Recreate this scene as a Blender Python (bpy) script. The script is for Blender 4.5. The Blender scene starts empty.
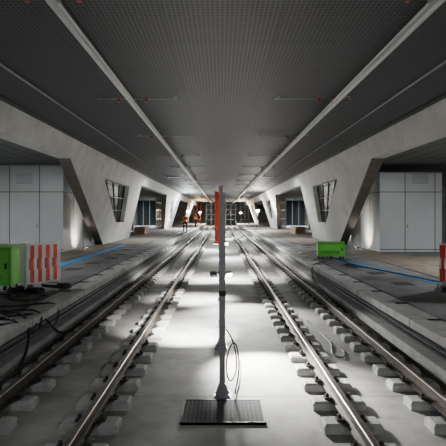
import bpy, bmesh, math, random
from mathutils import Vector, Matrix
random.seed(4)
S=bpy.context.scene
CZ=1.93
# ---------------------------------------------------------------- materials
def mat(name,col,rough=0.7,metal=0.0,var=0.0,scale=3.0,bump=0.0,emit=None,es=0.0,stretch=None,col2=None):
    m=bpy.data.materials.new(name); m.use_nodes=True
    nt=m.node_tree; b=nt.nodes['Principled BSDF']
    b.inputs['Base Color'].default_value=(*col,1); b.inputs['Roughness'].default_value=rough
    b.inputs['Metallic'].default_value=metal
    if emit:
        b.inputs['Emission Color'].default_value=(*emit,1); b.inputs['Emission Strength'].default_value=es
    if var>0 or bump>0:
        tc=nt.nodes.new('ShaderNodeTexCoord'); mp=nt.nodes.new('ShaderNodeMapping')
        if stretch: mp.inputs['Scale'].default_value=stretch
        nz=nt.nodes.new('ShaderNodeTexNoise'); nz.inputs['Scale'].default_value=scale; nz.inputs['Detail'].default_value=8
        nz.inputs['Roughness'].default_value=0.65
        nt.links.new(tc.outputs['Object'],mp.inputs[0]); nt.links.new(mp.outputs[0],nz.inputs['Vector'])
        r=nt.nodes.new('ShaderNodeValToRGB'); r.color_ramp.elements[0].position=0.32; r.color_ramp.elements[1].position=0.68
        c2=col2 or tuple(max(0,c*(1-var)) for c in col)
        r.color_ramp.elements[0].color=(*c2,1); r.color_ramp.elements[1].color=(*[min(1,c*(1+var*0.5)) for c in col],1)
        nt.links.new(nz.outputs['Fac'],r.inputs[0]); nt.links.new(r.outputs[0],b.inputs['Base Color'])
        if bump>0:
            bp=nt.nodes.new('ShaderNodeBump'); bp.inputs['Strength'].default_value=bump; bp.inputs['Distance'].default_value=0.02
            nt.links.new(nz.outputs['Fac'],bp.inputs['Height']); nt.links.new(bp.outputs[0],b.inputs['Normal'])
    return m
def grid_mat(name,col,hole,px,py,fill,rough=0.5,metal=0.3,joint=None):
    m=bpy.data.materials.new(name); m.use_nodes=True; nt=m.node_tree; b=nt.nodes['Principled BSDF']
    b.inputs['Roughness'].default_value=rough; b.inputs['Metallic'].default_value=metal
    tc=nt.nodes.new('ShaderNodeTexCoord'); sp=nt.nodes.new('ShaderNodeSeparateXYZ'); nt.links.new(tc.outputs['Object'],sp.inputs[0])
    def mth(op,a,bv=None):
        n=nt.nodes.new('ShaderNodeMath'); n.operation=op
        for i,v in enumerate((a,bv)):
            if v is None: continue
            if isinstance(v,(int,float)): n.inputs[i].default_value=v
            else: nt.links.new(v,n.inputs[i])
        return n.outputs[0]
    fx=mth('LESS_THAN',mth('FRACT',mth('DIVIDE',sp.outputs['X'],px)),fill)
    fy=mth('LESS_THAN',mth('FRACT',mth('DIVIDE',sp.outputs['Y'],py)),fill)
    h=mth('MULTIPLY',fx,fy)
    mx=nt.nodes.new('ShaderNodeMix'); mx.data_type='RGBA'
    mx.inputs['A'].default_value=(*col,1); mx.inputs['B'].default_value=(*hole,1)
    nt.links.new(h,mx.inputs['Factor']); out=mx.outputs['Result']
    if joint:
        jx=mth('LESS_THAN',mth('FRACT',mth('DIVIDE',mth('ADD',sp.outputs['X'],joint[0]/2),joint[0])),0.02/joint[0])
        jy=mth('LESS_THAN',mth('FRACT',mth('DIVIDE',sp.outputs['Y'],joint[1])),0.02/joint[1])
        j=mth('MAXIMUM',jx,jy)
        m2=nt.nodes.new('ShaderNodeMix'); m2.data_type='RGBA'; nt.links.new(out,m2.inputs['A']); m2.inputs['B'].default_value=(*joint[2],1)
        nt.links.new(j,m2.inputs['Factor']); out=m2.outputs['Result']
    nt.links.new(out,b.inputs['Base Color'])
    return m
M={}
M['slab']=mat('trackbed_concrete',(0.39,0.38,0.35),0.75,0,0.45,1.3,0.2)
M['block']=mat('sleeper_block_concrete',(0.45,0.445,0.425),0.8,0,0.3,6,0.1)
M['edge']=mat('platform_edge_concrete',(0.56,0.555,0.53),0.7,0,0.3,4,0.1)
M['plat']=mat('platform_concrete',(0.22,0.22,0.215),0.75,0,0.6,0.9,0.15)
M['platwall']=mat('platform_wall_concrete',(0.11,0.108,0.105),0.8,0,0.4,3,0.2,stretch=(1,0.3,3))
M['fair']=mat('fairfaced_concrete',(0.69,0.685,0.655),0.7,0,0.2,1.2,0.08)
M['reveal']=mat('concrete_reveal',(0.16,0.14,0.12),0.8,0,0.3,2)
M['rail']=mat('rail_steel_rusty',(0.09,0.074,0.062),0.6,0.4,0.4,8)
M['railtop']=mat('rail_head_polished',(0.34,0.30,0.27),0.42,0.9,0.3,6)
M['clip']=mat('fastener_dark',(0.05,0.045,0.04),0.6,0.5)
M['ceil']=grid_mat('perforated_ceiling_metal',(0.058,0.057,0.067),(0.003,0.003,0.004),0.06,0.08,0.6,rough=.6,metal=.1,joint=(1.5,1.5,(0.025,0.025,0.03)))
M['bayceil']=grid_mat('grid_ceiling_metal',(0.02,0.024,0.02),(0.14,0.155,0.145),0.62,0.62,0.9,rough=0.7,metal=0)
M['alu']=mat('aluminium_profile',(0.95,0.95,0.95),0.5,0.0,0.03,5)
M['galv']=mat('galvanised_steel',(0.40,0.41,0.42),0.42,0.6,0.2,12)
M['panel']=mat('white_wall_panel',(0.66,0.68,0.68),0.32,0,0.06,1)
M['joint']=mat('panel_joint_dark',(0.05,0.05,0.05),0.8)
M['sjoint']=mat('slab_joint_grey',(0.24,0.23,0.21),0.8)
M['black']=mat('black_rubber',(0.015,0.015,0.015),0.55)
M['dark']=mat('dark_painted_steel',(0.035,0.037,0.04),0.5,0.4)
M['green']=mat('green_cabinet_paint',(0.13,0.60,0.06),0.42,0,0.1,3)
M['red']=mat('red_reflective_sheet',(0.9,0.06,0.04),0.4)
M['white']=mat('white_reflective_sheet',(0.93,0.93,0.92),0.4)
M['orange']=mat('orange_red_plastic',(0.98,0.11,0.04),0.45)
M['insul']=mat('insulator_brown',(0.5,0.05,0.03),0.35)
M['ply']=mat('plywood_sheet',(0.27,0.215,0.165),0.7,0,0.35,2,0,stretch=(1,5,1))
M['blue']=mat('blue_tape',(0.04,0.34,0.85),0.6)
M['grate']=grid_mat('steel_grating',(0.10,0.10,0.10),(0.008,0.008,0.008),0.045,0.045,0.68,metal=0.1,rough=.85)
M['glass']=mat('dark_glazing',(0.02,0.028,0.03),0.08,0.0)
M['lamp']=mat('lamp_face_emissive',(1,1,1),0.5,0,emit=(1,0.98,0.92),es=20)
M['lampw']=mat('lamp_head_warm',(1,1,1),0.5,0,emit=(1,0.85,0.62),es=22)
M['lampc']=mat('lamp_head_cool',(1,1,1),0.5,0,emit=(0.85,0.95,1),es=18)
M['farwall']=mat('far_wall_concrete',(0.16,0.15,0.135),0.8,0,0.4,1)
M['outer']=mat('outer_wall_concrete',(0.15,0.15,0.148),0.8,0,0.3,1)
M['hivis']=mat('hivis_orange_cloth',(0.95,0.22,0.02),0.7)
M['navy']=mat('navy_trousers',(0.03,0.04,0.08),0.8)
M['skin']=mat('skin',(0.55,0.33,0.24),0.55)
M['hair']=mat('hair_brown',(0.05,0.03,0.02),0.7)
M['helmet']=mat('white_helmet',(0.8,0.8,0.78),0.35)
M['wood']=mat('timber',(0.35,0.22,0.12),0.75,0,0.3,4)
# ---------------------------------------------------------------- mesh helpers
class B:
    def __init__(s): s.bm=bmesh.new(); s.mats=[]
    def mi(s,k):
        if k not in s.mats: s.mats.append(k)
        return s.mats.index(k)
    def hexa(s,vs,k):
        v=[s.bm.verts.new(p) for p in vs]; i=s.mi(k); fs=[]
        for f in ((0,3,2,1),(4,5,6,7),(0,1,5,4),(1,2,6,5),(2,3,7,6),(3,0,4,7)):
            fc=s.bm.faces.new([v[j] for j in f]); fc.material_index=i; fs.append(fc)
        return fs
    def box(s,x0,x1,y0,y1,z0,z1,k):
        return s.hexa([(x0,y0,z0),(x1,y0,z0),(x1,y1,z0),(x0,y1,z0),(x0,y0,z1),(x1,y0,z1),(x1,y1,z1),(x0,y1,z1)],k)
    def cham(s,x0,x1,y0,y1,z0,z1,c,k):
        i=s.mi(k)
        r=[[(x0,y0,z0),(x1,y0,z0),(x1,y1,z0),(x0,y1,z0)],[(x0,y0,z1-c),(x1,y0,z1-c),(x1,y1,z1-c),(x0,y1,z1-c)],
           [(x0+c,y0+c,z1),(x1-c,y0+c,z1),(x1-c,y1-c,z1),(x0+c,y1-c,z1)]]
        V=[[s.bm.verts.new(p) for p in q] for q in r]
        for a in range(2):
            for j in range(4):
                f=s.bm.faces.new([V[a][j],V[a][(j+1)%4],V[a+1][(j+1)%4],V[a+1][j]]); f.material_index=i
        for q in (V[2],V[0][::-1]):
            f=s.bm.faces.new(q); f.material_index=i
    def cyl(s,p0,p1,r,k,n=12,r2=None):
        p0=Vector(p0);p1=Vector(p1);d=p1-p0;q=d.to_track_quat('Z','Y');i=s.mi(k);r2=r if r2 is None else r2
        A=[];C=[]
        for j in range(n):
            a=2*math.pi*j/n; u=Vector((math.cos(a),math.sin(a),0))
            A.append(s.bm.verts.new(p0+q@(u*r))); C.append(s.bm.verts.new(p1+q@(u*r2)))
        for j in range(n):
            f=s.bm.faces.new([A[j],A[(j+1)%n],C[(j+1)%n],C[j]]); f.material_index=i; f.smooth=True
        f=s.bm.faces.new(A[::-1]); f.material_index=i
        f=s.bm.faces.new(C); f.material_index=i
    def prism(s,prof,y0,y1,k,topk=None,x=0):
        i=s.mi(k); A=[s.bm.verts.new((x+p[0],y0,p[1])) for p in prof]; C=[s.bm.verts.new((x+p[0],y1,p[1])) for p in prof]
        n=len(prof)
        for j in range(n):
            f=s.bm.faces.new([A[j],A[(j+1)%n],C[(j+1)%n],C[j]]); f.material_index=i
            if topk and prof[j][1]>-0.004 and prof[(j+1)%n][1]>-0.02 : f.material_index=s.mi(topk)
            elif topk and prof[(j+1)%n][1]>-0.004 and prof[j][1]>-0.02 : f.material_index=s.mi(topk)
        f=s.bm.faces.new(A[::-1]); f.material_index=i
        f=s.bm.faces.new(C); f.material_index=i
    def ball(s,c,r,k,sc=(1,1,1)):
        i=s.mi(k); g=bmesh.ops.create_uvsphere(s.bm,u_segments=14,v_segments=10,radius=r,matrix=Matrix.Translation(c)@Matrix.Diagonal((*sc,1)))
        for v in g['verts']:
            for f in v.link_faces: f.material_index=i; f.smooth=True
    def done(s,name,parent=None,loc=None,rz=0,recalc=True):
        if recalc: bmesh.ops.recalc_face_normals(s.bm,faces=s.bm.faces[:])
        me=bpy.data.meshes.new(name); s.bm.to_mesh(me); s.bm.free()
        for k in s.mats: me.materials.append(M[k])
        o=bpy.data.objects.new(name,me); S.collection.objects.link(o)
        if parent: o.parent=parent
        if loc: o.location=loc
        o.rotation_euler[2]=rz
        return o
def empty(name,loc=(0,0,0),rz=0):
    o=bpy.data.objects.new(name,None); S.collection.objects.link(o); o.location=loc; o.rotation_euler[2]=rz; o.empty_display_size=0.2; return o
def cable(name,pts,r=0.012,k='black',parent=None):
    cu=bpy.data.curves.new(name,'CURVE'); cu.dimensions='3D'; cu.bevel_depth=r; cu.bevel_resolution=3; cu.resolution_u=10
    sp=cu.splines.new('NURBS'); sp.points.add(len(pts)-1); sp.use_endpoint_u=True; sp.order_u=4
    for i,p in enumerate(pts): sp.points[i].co=(*p,1)
    o=bpy.data.objects.new(name,cu); cu.materials.append(M[k]); S.collection.objects.link(o)
    if parent: o.parent=parent
    return o
YA,YB=-5.0,112.0
SL=-0.22
# ---------------------------------------------------------------- floor
b=B(); b.box(-3.06,3.06,YA,YB,SL-0.3,SL,'slab')
b.done('floor')
b=B()
y=1.2
while y<YB:
    b.box(-2.78,2.78,y,y+0.01,SL,SL+0.001,'sjoint'); y+=4.96
for x in (-2.72,2.72): b.box(x-0.006,x+0.006,YA,YB,SL,SL+0.002,'joint')
b.done('trim_trackbed_joint')
# ---------------------------------------------------------------- tracks
prof=[(-0.065,-0.15),(0.065,-0.15),(0.065,-0.138),(0.012,-0.12),(0.009,-0.045),(0.034,-0.034),(0.034,-0.008),(0.026,0),(-0.026,0),(-0.034,-0.008),(-0.034,-0.034),(-0.009,-0.045),(-0.012,-0.12),(-0.065,-0.138)]
for cx in (-1.84,1.84):
    e=empty('railway_track',(0,0,0))
    for n,dx in enumerate((-0.537,0.537)):
        b=B(); b.prism(prof,YA,YB,'rail','railtop',x=cx+dx); b.done('rail_%d'%(n+1),e)
    b=B(); b2=B()
    y=0.25
    while y<100:
        for dx in (-0.537,0.537):
            x=cx+dx
            b.cham(x-0.29,x-0.1,y-0.12,y+0.12,SL,-0.125,0.025,'block')
            b.cham(x+0.1,x+0.29,y-0.12,y+0.12,SL,-0.125,0.025,'block')
            b.box(x-0.1,x+0.1,y-0.12,y+0.12,SL,-0.152,'block')
            if y<45:
                for sgn in (-1,1):
                    b2.box(x+sgn*0.105-0.045,x+sgn*0.105+0.045,y-0.05,y+0.05,-0.14,-0.105,'clip')
                    b2.cyl((x+sgn*0.115,y,-0.125),(x+sgn*0.115,y,-0.065),0.02,'clip',8)
        y+=0.62
    b.done('sleeper_blocks',e); b2.done('rail_fasteners',e)
# ---------------------------------------------------------------- platforms
PZ=0.33
for sd,nm in ((-1,'left'),(1,'right')):
    def bx(b,xa,xb,ya,yb,za,zb,k):
        b.box(min(sd*xa,sd*xb),max(sd*xa,sd*xb),ya,yb,za,zb,k)
    b=B()
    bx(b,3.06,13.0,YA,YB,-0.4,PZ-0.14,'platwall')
    bx(b,3.42,13.0,YA,YB,PZ-0.14,PZ,'plat')
    bx(b,2.9,3.16,YA,YB,PZ-0.12,PZ,'edge')
    bx(b,3.18,3.40,YA,YB,PZ-0.14,PZ-0.02,'edge')
    bx(b,2.86,3.06,YA,YB,SL,SL+0.16,'edge')
    b.done('platform')
    b=B(); y=-4
    while y<70:
        bx(b,2.898,3.42,y,y+0.012,PZ-0.118,PZ+0.002,'joint'); y+=1.5
    b.done('trim_platform_joint')
    b=B()
    for z in (0.0,0.09):
        b.cyl((sd*3.03,YA,z),(sd*3.03,YB,z),0.022,'galv',8)
    b.done('platform_wall_conduit')
    b=B(); yy=6.5
    while yy<45:
        xx=3.75+random.random()*0.5
        bx(b,xx,xx+0.45,yy,yy+0.55,PZ,PZ+0.006,'joint'); yy+=1.6+random.random()*1.5
    b.done('missing_tile_patches')  # dark rectangles where floor tiles are missing
    b=B()
    for i in range(3):
        y0=(16.5 if sd<0 else 12.5)+i*3.7
        bx(b,5.5,6.7,y0,y0+3.6,PZ,PZ+0.02,'ply')
        if y0<18: bx(b,6.74,8.2,y0+.2,y0+3.7,PZ,PZ+0.02,'ply')
    for i in range(9):
        y0=28+i*4; bx(b,4.3,5.9,y0,y0+3.9,PZ,PZ+0.02,'ply')
    b.done('plywood_sheets')
    b=B()
    P=((-5.05,9.5),(-5.15,28)) if sd<0 else ((5.3,10.8),(4.1,19))
    hw=.14 if sd<0 else .10
    (x0,y0),(x1,y1)=P
    b.hexa([(x0-hw,y0,PZ+.001),(x0+hw,y0,PZ+.001),(x1+hw,y1,PZ+.001),(x1-hw,y1,PZ+.001),(x0-hw,y0,PZ+.01),(x0+hw,y0,PZ+.01),(x1+hw,y1,PZ+.01),(x1-hw,y1,PZ+.01)],'blue')
    b.done('blue_floor_line')
# ---------------------------------------------------------------- inclined side walls
def W(sd,Y,h,off=0.0): return (sd*(5.805-0.402*h+off),Y,CZ+h)
TH=0.42
for sd,nm in ((-1,'left'),(1,'right')):
    b=B()
    q=[(YA,2.5),(YB,2.5),(YB,1.9),(YA,1.9)]
    b.hexa([W(sd,Y,h,0) for Y,h in q]+[W(sd,Y,h,TH) for Y,h in q],'fair')
    for mod in range(3):
        Y0=31.0*mod
        out=[(17.4,1.9),(33,1.9),(36.5,-1.6),(28.4,-1.6)]
        inn=[(23.0,1.62),(29.3,1.62),(32.0,-.43),(29.6,-.43)]
        O=[[b.bm.verts.new(W(sd,Y+Y0,h,o)) for Y,h in out] for o in (0,TH)]
        I=[[b.bm.verts.new(W(sd,Y+Y0,h,o)) for Y,h in inn] for o in (0,TH)]
        fi=b.mi('fair'); ri=b.mi('reveal')
        for l in range(2):
            for j in range(4):
                f=b.bm.faces.new([O[l][j],O[l][(j+1)%4],I[l][(j+1)%4],I[l][j]]); f.material_index=fi
        for j in range(4):
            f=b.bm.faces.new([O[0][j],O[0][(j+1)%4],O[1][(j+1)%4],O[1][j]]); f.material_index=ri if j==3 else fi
            f=b.bm.faces.new([I[0][j],I[0][(j+1)%4],I[1][(j+1)%4],I[1][j]]); f.material_index=fi
    b.done('wall_'+nm)
    for mod in range(3):
        Y0=31.0*mod
        e=empty('window_%d'%(mod+1+(3 if sd>0 else 0)))
        b=B(); inn=[(23.0,1.62),(29.3,1.62),(32.0,-.43),(29.6,-.43)]
        b.hexa([W(sd,Y+Y0,h,0.28) for Y,h in inn]+[W(sd,Y+Y0,h,0.31) for Y,h in inn],'glass'); b.done('pane',e)
        b=B()
        for t in (0.0,0.25,0.5,0.75,1.0):
            a=Vector(W(sd,23.0+6.3*t+Y0,1.62,0.26)); c=Vector(W(sd,29.6+2.4*t+Y0,-.43,0.26)); b.cyl(a,c,0.025,'dark',6)
        for t in (0.33,0.66):
            hh=1.62-2.05*t; b.cyl(W(sd,23+6.6*t+Y0,hh,0.26),W(sd,29.3+2.7*t+Y0,hh,0.26),0.02,'galv',6)
        b.done('mullions',e)
    b=B(); xs=sorted((sd*13.0,sd*13.3)); b.box(xs[0],xs[1],YA,YB,-0.4,4.6,'outer'); b.done('wall_outer_'+nm)
    b=B(); xs=sorted((sd*5.4,sd*13.0)); b.box(xs[0],xs[1],YA,YB,CZ+2.2,CZ+2.3,'bayceil'); b.done('ceiling_bay_'+nm)
    for n,(xx,ya,yb) in enumerate(((8.6,37.5,50.5),(8.6,68.5,81))):
        e=empty('glazed_partition')
        b=B(); xs=sorted((sd*xx,sd*(xx+.03))); b.box(xs[0],xs[1],ya,yb,PZ,CZ+2.2,'glass')
        b.box(min(sd*xx,sd*12.9),max(sd*xx,sd*12.9),yb,yb+.03,PZ,CZ+2.2,'glass'); b.done('glass_panes',e)
        b=B(); y=ya
        while y<=yb+.01:
            b.box(sd*(xx-.05)-.05,sd*(xx-.05)+.05,y-.04,y+.04,PZ,CZ+2.2,'galv'); y+=(yb-ya)/6
        for z in (PZ+.06,1.4,2.6,3.6): b.box(sd*(xx-.05)-.04,sd*(xx-.05)+.04,ya,yb,z-.04,z+.04,'galv')
        for i in range(4):
            x=sd*(xx+(i+.5)); b.box(x-.04,x+.04,yb-.1,yb-.02,PZ,CZ+2.2,'galv')
        b.done('frame',e)
b=B(); b.box(-13.3,13.3,YB,YB+.3,-.5,4.9,'farwall'); b.done('wall_back')
# ---------------------------------------------------------------- ceiling
CH=CZ+2.5
b=B(); b.box(-4.81,4.81,YA,YB,CH,CH+.12,'ceil'); b.done('ceiling')
b=B()
for x in (-3.6,3.6): b.cyl((x,YA,CH-.04),(x,YB,CH-.04),0.02,'galv',6)
for x in (-4.6,4.6): b.box(x-.04,x+.04,YA,YB,CH-.05,CH,'dark')
b.done('ceiling_conduit')
for x in (-1.86,2.38):
    e=empty('overhead_conductor_rail')
    z=CH-0.16
    pr=[(-.045,.06),(.045,.06),(.045,.05),(.018,.045),(.018,-.015),(.036,-.03),(.018,-.05),(-.018,-.05),(-.036,-.03),(-.018,-.015),(-.018,.045),(-.045,.05)]
    b=B(); b.prism([(p[0],p[1]+z) for p in pr],YA,YB,'alu',x=x); b.done('profile',e)
    b=B(); xa=-2.6 if x<0 else 1.1; xb=-.87 if x<0 else 2.75
    y=0.6
    while y<100:
        b.cyl((xa,y,CH-.04),(xb,y,CH-.04),0.013,'galv',8)
        for xx in (xa+.08,xb-.08): b.cyl((xx,y,CH-.06),(xx,y,CH),0.03,'galv',8); b.box(xx-.05,xx+.05,y-.05,y+.05,CH-.01,CH,'galv')
        b.cyl((x,y,z+.06),(x,y,CH-.03),0.03,'insul',8)
        for xx in (x-.3,x+.28):
            b.cyl((xx,y,CH-.12),(xx,y,CH-.04),0.028,'insul',8)
        b.box(x-.06,x+.06,y-.06,y+.06,z+.045,z+.075,'galv')
        y+=5.2
    b.done('support_brackets',e)
# ---------------------------------------------------------------- panel rooms
for sd in (-1,1):
    xa,xb=(6.83,11.6) if sd<0 else (6.9,9.6)
    y0,y1=(22.5,27.6) if sd<0 else (22.6,27.6)
    zt=CZ+2.13 if sd<0 else CZ+1.8
    e=empty('technical_room')
    b=B(); xs=sorted((sd*xa,sd*xb)); b.box(xs[0],xs[1],y0,y1,PZ,zt,'panel')
    b.box(xs[0]-.03,xs[1]+.03,y0-.03,y1,zt,zt+.05,'galv'); b.done('body',e)
    b=B(); zz=PZ+2.6
    vl=(7.85,9.15,10.5) if sd<0 else (8.0,9.3)
    for v in vl: b.box(sd*v-.015,sd*v+.015,y0-.006,y0,PZ,zt,'joint')
    for z in (zz,PZ+.1): b.box(xs[0],xs[1],y0-.006,y0,z-.015,z+.015,'joint')
    for yv in (24.1,25.8): b.box(min(sd*xa,sd*(xa-.006)),max(sd*xa,sd*(xa-.006)),yv-.03,yv+.03,PZ,zt,'joint')
    b.box(min(sd*xa,sd*(xa-.006)),max(sd*xa,sd*(xa-.006)),y0,y1,zz-.012,zz+.012,'joint'); b.done('panel_joints',e)
    b=B(); c=sd*(8.5 if sd<0 else 8.65)
    for i in range(6): b.box(c-.35,c+.35,y0-.02,y0,zz+.35+i*.08,zz+.39+i*.08,'galv')
    b.cyl((sd*(vl[0]+.1),y0-.05,PZ+1.05),(sd*(vl[0]+.1),y0-.05,PZ+1.2),.015,'galv'); b.box(sd*(vl[0]+.1)-.02,sd*(vl[0]+.1)+.02,y0-.05,y0,PZ+1.1,PZ+1.14,'galv')
    b.done('vent_and_handle',e)
# ---------------------------------------------------------------- centre posts
POSTS={}
def post(y,red=False,h=2.42,x=0.0,w=.036):
    e=empty('steel_post',(x,y,SL)); POSTS[y]=e
    b=B(); b.box(-.1,.1,-.09,.09,0,.02,'galv')
    b.box(-w,w,-.045,-.037,.02,h,'galv'); b.box(-w,w,.037,.045,.02,h,'galv'); b.box(-.005,.005,-.037,.037,.02,h,'galv')
    b.box(-w-.01,w+.01,-.055,.055,h,h+.015,'galv')
    for sx in (-.08,.08):
        for sy in (-.065,.065): b.cyl((sx,sy,.02),(sx,sy,.05),.014,'galv',6)
    for sx in (-1,1): b.hexa([(sx*w,-.01,.02),(sx*.09,-.01,.02),(sx*.09,.01,.02),(sx*w,.01,.02),(sx*w,-.01,.16),(sx*(w+.005),-.01,.16),(sx*(w+.005),.01,.16),(sx*w,.01,.16)],'galv')
    b.box(-w-.005,w+.005,-.055,-.045,1.2,1.26,'dark')
    b.done('column',e)
    if red:
        b=B(); b.box(-.11,.02,-.07,-.058,red,red+1.0,'orange'); b.box(-.12,-.11,-.075,-.05,red-.02,red+1.02,'orange'); b.box(.02,.03,-.075,-.05,red-.02,red+1.02,'orange')
        b.box(-.03,.01,-.058,-.045,red+.2,red+.3,'galv'); b.box(-.03,.01,-.058,-.045,red+.7,red+.8,'galv')
        b.done('red_marker_board',e)
    return e
post(6.15,h=2.4,x=.015)
post(8.4,h=1.9)
post(10.0,1.60,h=2.7)
post(13.0,h=1.9)
post(17.0,h=1.9)
for i,y in enumerate((21,26,32,39,47,56,68,82)): post(y,1.4 if y in (26,39) else False)
b=B(); b.box(-.42,.46,5.32,5.98,SL,SL+.025,'grate')
for x in (-.42,.45): b.box(x,x+.015,5.32,5.98,SL,SL+.03,'dark')
for y in (5.32,5.97): b.box(-.42,.46,y,y+.015,SL,SL+.03,'dark')
b.done('floor_grating')
def flood(name,loc,target,power,col=(1,.99,.96),size=0.1,angle=110,blend=1.0,face='lamp',arm=None,parent=None):
    e=empty(name,loc)
    if parent: e.parent=parent; e.location=Vector(loc)-parent.location
    d=(Vector(target)-Vector(loc)).normalized()
    b=B(); q=d.to_track_quat('-Z','Y').to_matrix().to_4x4()
    b.box(-.05,.05,-.04,.04,.02,.06,'galv'); b.box(-.055,.055,-.045,.045,.012,.022,'galv'); b.box(-.05,.05,-.04,.04,.006,.012,face)
    b.bm.transform(q)
    if arm: b.cyl((0,0,.05),(arm-loc[0],0,.05),.01,'galv',6)
    b.done('housing',e)
    L=bpy.data.lights.new('flood_light','SPOT'); L.energy=power; L.color=col; L.spot_size=math.radians(angle); L.spot_blend=blend; L.shadow_soft_size=size
    o=bpy.data.objects.new('flood_light',L); S.collection.objects.link(o); o.parent=e; o.rotation_mode='QUATERNION'; o.rotation_quaternion=d.to_track_quat('-Z','Y')
    return e
def pf(sx,y,z,dx,dy,p,a): flood('post_flood_lamp',(sx*.13,y,z),(sx*dx,y+dy,SL),p,angle=a,arm=sx*.03,parent=POSTS[y])
pf(1,8.4,.95,.66,-1.15,3600,68)
pf(-1,8.4,.95,.55,.9,3000,74)
pf(1,13.0,1.2,.5,-1.8,1900,85)
pf(-1,13.0,1.2,.5,.2,1900,85)
pf(-1,17.0,1.3,.6,.5,1500,110)
pf(1,17.0,1.3,.6,.5,1500,110)
pf(1,26,1.5,1.0,-.5,1800,140)
pf(-1,32,1.5,1.0,-.5,1800,140)
pf(1,47,1.5,1.0,-.5,2400,150)
pf(-1,68,1.5,1.0,-.5,2400,150)
# ---------------------------------------------------------------- barriers
def barrier(loc,rz,length=1.35,first='white'):
    e=empty('red_white_barrier',loc,rz)
    b=B()
    b.box(0,length,-.015,.015,.96,.99,'white'); b.box(0,length,-.015,.015,.15,.18,'white')
    for x in (0,length-.04): b.box(x,x+.04,-.02,.02,.05,1.02,'white')
    b.done('frame',e)
    b=B(); n=max(7,int(length/.11))|1; w=length/n
    for i in range(n):
        k='white' if (i%2==0)==(first=='white') else 'red'
        for z0,z1 in ((.68,.96),(.18,.46)):
            b.box(i*w,(i+1)*w,-.03,-.016,z0,z1,k); b.box(i*w,(i+1)*w,.016,.03,z0,z1,k)
        x=(i+.5)*w; b.box(x-w*.36,x+w*.36,-.012,.012,.45,.7,k)
    b.done('striped_boards',e)
    b=B()
    for x in (.1,length-.1): b.cham(x-.1,x+.1,-.35,.35,0,.1,.03,'black')
    b.done('feet',e)
    return e
def at(x0,y0,x1,y1,f='white'):
    L=math.hypot(x1-x0,y1-y0); barrier((x0,y0,PZ),math.atan2(y1-y0,x1-x0),L,f)
at(-4.05,10.75,-3.6,11.6)
at(-5.6,11.2,-4.15,11.0)
at(4.66,11.1,6.1,10.7,'red')
# ---------------------------------------------------------------- green distribution cabinets
def cabinet(loc,w,d,h,leg,rz=0):
    e=empty('green_power_cabinet',loc,rz)
    b=B(); b.cham(-w/2,w/2,-d/2,d/2,leg,leg+h,.02,'green'); b.box(-w/2-.02,w/2+.02,-d/2-.02,d/2+.02,leg+h,leg+h+.025,'green'); b.done('body',e)
    b=B()
    b.box(-w/2+.05,w/2-.05,-d/2-.012,-d/2,leg+.05,leg+h-.06,'green')
    b.box(-w/2+.045,w/2-.045,-d/2-.004,-d/2,leg+.045,leg+h-.055,'black'); b.box(w/2-.12,w/2-.08,-d/2-.03,-d/2-.012,leg+h*.45,leg+h*.6,'black')
    for i in range(3): b.box(-w/2+.1,w/2-.18,-d/2-.016,-d/2-.012,leg+.1+i*.04,leg+.115+i*.04,'black')
    b.done('door',e)
    b=B()
    for sx in (-1,1):
        for sy in (-1,1): b.cyl((sx*(w/2-.04),sy*(d/2-.04),0),(sx*(w/2-.04),sy*(d/2-.04),leg),.02,'black',8)
        b.box(sx*(w/2-.04)-.02,sx*(w/2-.04)+.02,-d/2,d/2,.03,.07,'black')
    b.cyl((-w/2+.04,-d/2+.04,leg*.4),(w/2-.04,-d/2+.04,leg*.4),.015,'black',8)
    for i in range(3): b.cyl((-w/3+i*w/3,-d/2-.01,leg-.06),(-w/3+i*w/3,-d/2+.05,leg-.03),.035,'black',10)
    b.done('stand',e)
cabinet((-4.28,9.9,PZ),.72,.45,.7,.28,.05)
cabinet((3.98,18.9,PZ),.95,.5,.48,.12,-.1)
cable('power_cable',[(-4.2,9.7,.45),(-4.1,9.4,.36),(-3.8,8.8,.35),(-3.4,8.5,.35),(-3.05,8.1,.38),(-2.86,7.8,.2),(-2.84,7.6,-.1),(-2.8,7.2,-.2),(-2.7,6.5,-.2),(-2.72,4,-.2)],.02)
cable('power_cable',[(-4.3,9.7,.45),(-4.3,9.2,.36),(-4.0,8.0,.35),(-3.5,7.6,.36),(-3.1,8.3,.38),(-2.88,8.6,.25),(-2.82,8.9,-.1),(-2.78,9.5,-.2),(-2.7,12,-.2),(-2.75,16,-.2)],.018)
cable('power_cable',[(-4.4,9.7,.45),(-4.3,8.8,.36),(-3.6,9.0,.35),(-3.2,9.2,.36),(-2.95,9.4,.37),(-2.84,9.2,.1),(-2.84,8.6,.02),(-2.9,7.9,.36),(-3.4,7.2,.35),(-4.5,6.6,.35)],.016)
cable('power_cable',[(-4.1,9.7,.45),(-3.9,9.5,.36),(-3.4,9.6,.35),(-3.3,10.2,.35),(-3.6,10.3,.35),(-3.5,9.4,.35),(-3.2,8.9,.35),(-3.6,8.3,.35),(-4.2,8.4,.35),(-5,8.2,.35)],.016)
cable('power_cable',[(-4.6,8.4,.35),(-3.9,8.5,.35),(-3.3,8.0,.36),(-3.0,7.6,.37),(-2.86,7.9,.15),(-2.84,8.2,.1),(-2.9,8.5,.37),(-3.3,8.7,.36),(-3.6,8.0,.35),(-3.4,7.4,.36),(-3.0,7.0,.37),(-2.85,6.8,.1),(-2.8,6.2,-.2)],.016)
cable('power_cable',[(3.8,18.6,.45),(3.7,18.2,.36),(3.5,17.6,.35),(3.25,17,.38),(2.9,16.6,.36),(2.82,16.2,.1),(2.78,15.5,-.2),(2.7,12,-.2)],.018)
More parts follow.
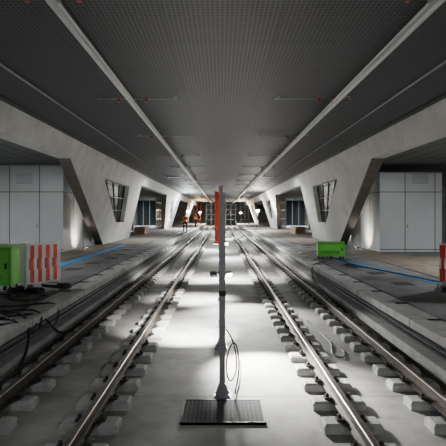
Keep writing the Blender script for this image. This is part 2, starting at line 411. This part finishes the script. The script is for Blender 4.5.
cable('power_cable',[(3.9,18.6,.45),(4.2,17.6,.35),(4.3,16,.35),(4.0,15.4,.35),(3.8,16.5,.35),(4.1,17,.35),(4.6,15,.35),(5.2,12,.35)],.016)
cable('power_cable',[(.06,6.05,.6),(.12,5.98,.55),(.2,5.95,.3),(.16,5.95,.05),(.08,5.98,.0),(.05,6.0,.2),(.1,5.98,.45),(.19,5.95,.5),(.22,5.97,.1),(.14,6.0,-.17),(.2,6.3,-.2),(.3,7.2,-.2),(.25,8.1,-.2)],.009)
cable('power_cable',[(1.75,9.5,-.2),(1.9,8.6,-.2),(1.65,8.1,-.2),(1.8,7.6,-.2),(2.0,8.2,-.2),(1.8,9.0,-.2),(1.75,10.5,-.2)],.012)
b=B(); b.cyl((-2.76,6,SL+.03),(-2.76,40,SL+.03),.03,'rail',8); b.cyl((2.76,4,SL+.03),(2.76,30,SL+.03),.03,'rail',8); b.done('loose_pipe')
# ---------------------------------------------------------------- work lamps
def tripod(loc,h,k,power,col):
    e=empty('tripod_work_lamp',loc)
    b=B()
    for a in (0,2.1,4.2): b.cyl((math.cos(a)*.4,math.sin(a)*.4,0),(0,0,h*.55),.015,'dark',6)
    b.cyl((0,0,h*.5),(0,0,h),.018,'dark',6); b.box(-.16,.16,-.02,.08,h,h+.24,'dark'); b.done('stand',e)
    b=B(); b.box(-.14,.14,-.03,-.02,h+.02,h+.22,k); b.done('lamp_head',e)
    L=bpy.data.lights.new('work_light','POINT'); L.energy=power; L.color=col; L.shadow_soft_size=.05
    o=bpy.data.objects.new('work_light',L); S.collection.objects.link(o); o.parent=e; o.location=(0,-.2,h+.1)
for sd in (-1,1): flood('added_panel_glow_lamp',(sd*6.2,24.0,PZ+.1),(sd*6.9,24.3,PZ+.75),380,(1,.93,.8),.05,100)  # low lamps added to put a glow on the room side panels
tripod((-3.8,60,PZ),1.9,'lampc',2000,(.9,.97,1))
tripod((3.8,54,PZ),1.9,'lampw',1700,(1,.94,.85))
tripod((-3.7,92,PZ),1.9,'lampw',2200,(1,.7,.42))
tripod((3.7,96,PZ),1.9,'lampw',2600,(1,.88,.72))
def fill_light(x,y,z,sx,sy,power,col,name='added_fill_light'):  # added area light in a plain housing, brightens bays and hall
    e=empty(name,(x,y,z))
    b=B(); b.box(-sx/2-.02,sx/2+.02,-sy/2-.02,sy/2+.02,.01,.05,'alu'); b.done('housing',e)
    L=bpy.data.lights.new('fill_area_light','AREA'); L.shape='RECTANGLE'; L.size=sx; L.size_y=sy; L.energy=power; L.color=col
    o=bpy.data.objects.new('fill_area_light',L); S.collection.objects.link(o); o.parent=e
for sd in (-1,1):
    for y,p in ((3,90),(15,450),(42,1100),(74,1400)):
        fill_light(sd*9.5,y,CZ+2.13,1.6,.3,p,(.95,.985,1))
for y,p in ((-2.5,120),(34,300),(64,600),(94,1000)):  # extra overhead row added for general fill
    for x in (-3.0,3.0): fill_light(x,y,CH-.07,.9,.25,p,(.95,.985,1))
for sd in (-1,1):
    b=B()
    for i in range(5):
        for j in range(3): b.box(sd*6.8-.5+j*.3,sd*6.8-.25+j*.3,44,47,PZ+.0+i*.12,PZ+.1+i*.12,'wood')
    b.done('timber_stack')
for sd in (-1,1):
    b=B()
    for x in (3.3,3.9,4.5):
        for y in (84,86): b.cyl((sd*x,y,PZ),(sd*x,y,CH-.3),.03,'orange' if sd<0 else 'galv',6)
    for z in (1.2,2.2,3.2):
        for y in (84,86): b.cyl((sd*3.2,y,z),(sd*4.6,y,z),.03,'orange' if sd<0 else 'galv',6)
    b.box(min(sd*3.3,sd*4.5),max(sd*3.3,sd*4.5),84,86,2.2,2.25,'wood'); b.done('scaffold_tower')
b=B()
for i in range(7):
    x=-3+i; b.box(x-.06,x+.06,106,106.12,SL if abs(x)<2.9 else PZ,CH-.02,'galv')
for z in (1.0,2.0,3.0,4.0): b.box(-3.05,3.05,106.0,106.1,z-.05,z+.05,'galv')
for i in range(3): b.cyl((-3+i*2,105.95,1.0),(-2+i*2,105.95,3.0),.04,'galv',6); b.cyl((-2+i*2,105.95,3.0),(-1+i*2,105.95,1.0),.04,'galv',6)
b.done('steel_framework')
# ---------------------------------------------------------------- worker
def worker(loc,rz):
    e=empty('construction_worker',loc,rz)
    def skin(name,verts,edges,rad,k,root=0):
        me=bpy.data.meshes.new(name); me.from_pydata(verts,edges,[]); o=bpy.data.objects.new(name,me); S.collection.objects.link(o); o.parent=e
        m=o.modifiers.new('s','SKIN'); sv=me.skin_vertices[0].data
        for i,r in enumerate(rad): sv[i].radius=(r if isinstance(r,tuple) else (r,r)); sv[i].use_root=(i==root)
        m.use_smooth_shade=True
        ss=o.modifiers.new('u','SUBSURF'); ss.levels=2; ss.render_levels=2; me.materials.append(M[k]); return o
    skin('trousers',[(0,0,.95),(.1,0,.88),(.12,-.12,.5),(.12,-.02,.1),(-.1,0,.88),(-.12,.06,.5),(-.12,.2,.12)],[(0,1),(1,2),(2,3),(0,4),(4,5),(5,6)],[(.15,.12),.1,.07,.055,.1,.07,.055],'navy')
    skin('shoes_right',[(.12,-.0,.06),(.12,-.17,.045)],[(0,1)],[.055,.045],'black')
    skin('shoes_left',[(-.12,.22,.06),(-.12,.06,.045)],[(0,1)],[.055,.045],'black')
    skin('jacket',[(0,0,.93),(0,0,1.15),(0,0,1.38),(0,0,1.48),(.19,0,1.40),(.25,.05,1.13),(.24,-.1,.92),(-.19,0,1.40),(-.26,-.02,1.13),(-.24,-.2,.98)],[(0,1),(1,2),(2,3),(2,4),(4,5),(5,6),(2,7),(7,8),(8,9)],[(.17,.12),(.155,.115),(.17,.12),.06,.075,.055,.042,.075,.055,.042],'hivis')
    b=B(); b.cyl((0,0,1.08),(0,0,1.13),.172,'white',20); b.bm.transform(Matrix.Diagonal((1,.78,1,1))); b.done('reflective_band',e)
    skin('neck',[(0,0,1.45),(0,0,1.56)],[(0,1)],[.055,.05],'skin')
    b=B(); b.ball((0,-.01,1.64),.1,'skin',(.8,.95,1.15)); b.ball((0,-.11,1.62),.018,'skin',(.8,1.1,1.3))
    for sx in (-1,1): b.ball((sx*.082,0,1.63),.025,'skin',(.4,.8,1.2)); b.ball((sx*.032,-.095,1.645),.011,'hair'); 
    b.box(-.025,.025,-.102,-.09,1.578,1.586,'insul'); b.ball((0,.02,1.655),.1,'hair',(.83,.88,1.0)); b.done('head',e)
    b=B(); b.ball((0,0,1.70),.115,'helmet',(.95,1.1,.75)); b.cyl((0,-.03,1.685),(0,-.03,1.697),.14,'helmet',20); b.done('helmet',e)
    for sx,x,y,z in ((1,.24,-.12,.88),(-1,-.24,-.24,.95)):
        b=B(); b.ball((x,y,z),.045,'skin',(.5,.9,1.1))
        for i in range(4): 
            l=(.07,.08,.075,.06)[i]; yy=y-.03+i*.02; b.cyl((x,yy,z-.03),(x-sx*.015,yy-.01,z-.03-l),.0095,'skin',7,.007)
        b.cyl((x,y-.035,z),(x-sx*.01,y-.065,z-.05),.011,'skin',7,.009); b.done('hand',e)
worker((-3.3,48,PZ),.3)
worker((-3.5,72,PZ),2.6)
# ---------------------------------------------------------------- world & camera
w=bpy.data.worlds.new('World'); S.world=w; w.use_nodes=True
w.node_tree.nodes['Background'].inputs[0].default_value=(.85,.92,1,1); w.node_tree.nodes['Background'].inputs[1].default_value=0.25
cam=bpy.data.cameras.new('camera'); co=bpy.data.objects.new('camera',cam); S.collection.objects.link(co)
co.location=(0,0,CZ); co.rotation_euler=(math.radians(90),0,0)
cam.sensor_width=36; cam.lens=36*520/446; cam.shift_x=2/446; cam.shift_y=-8/446; cam.clip_start=.05; cam.clip_end=300
S.camera=co
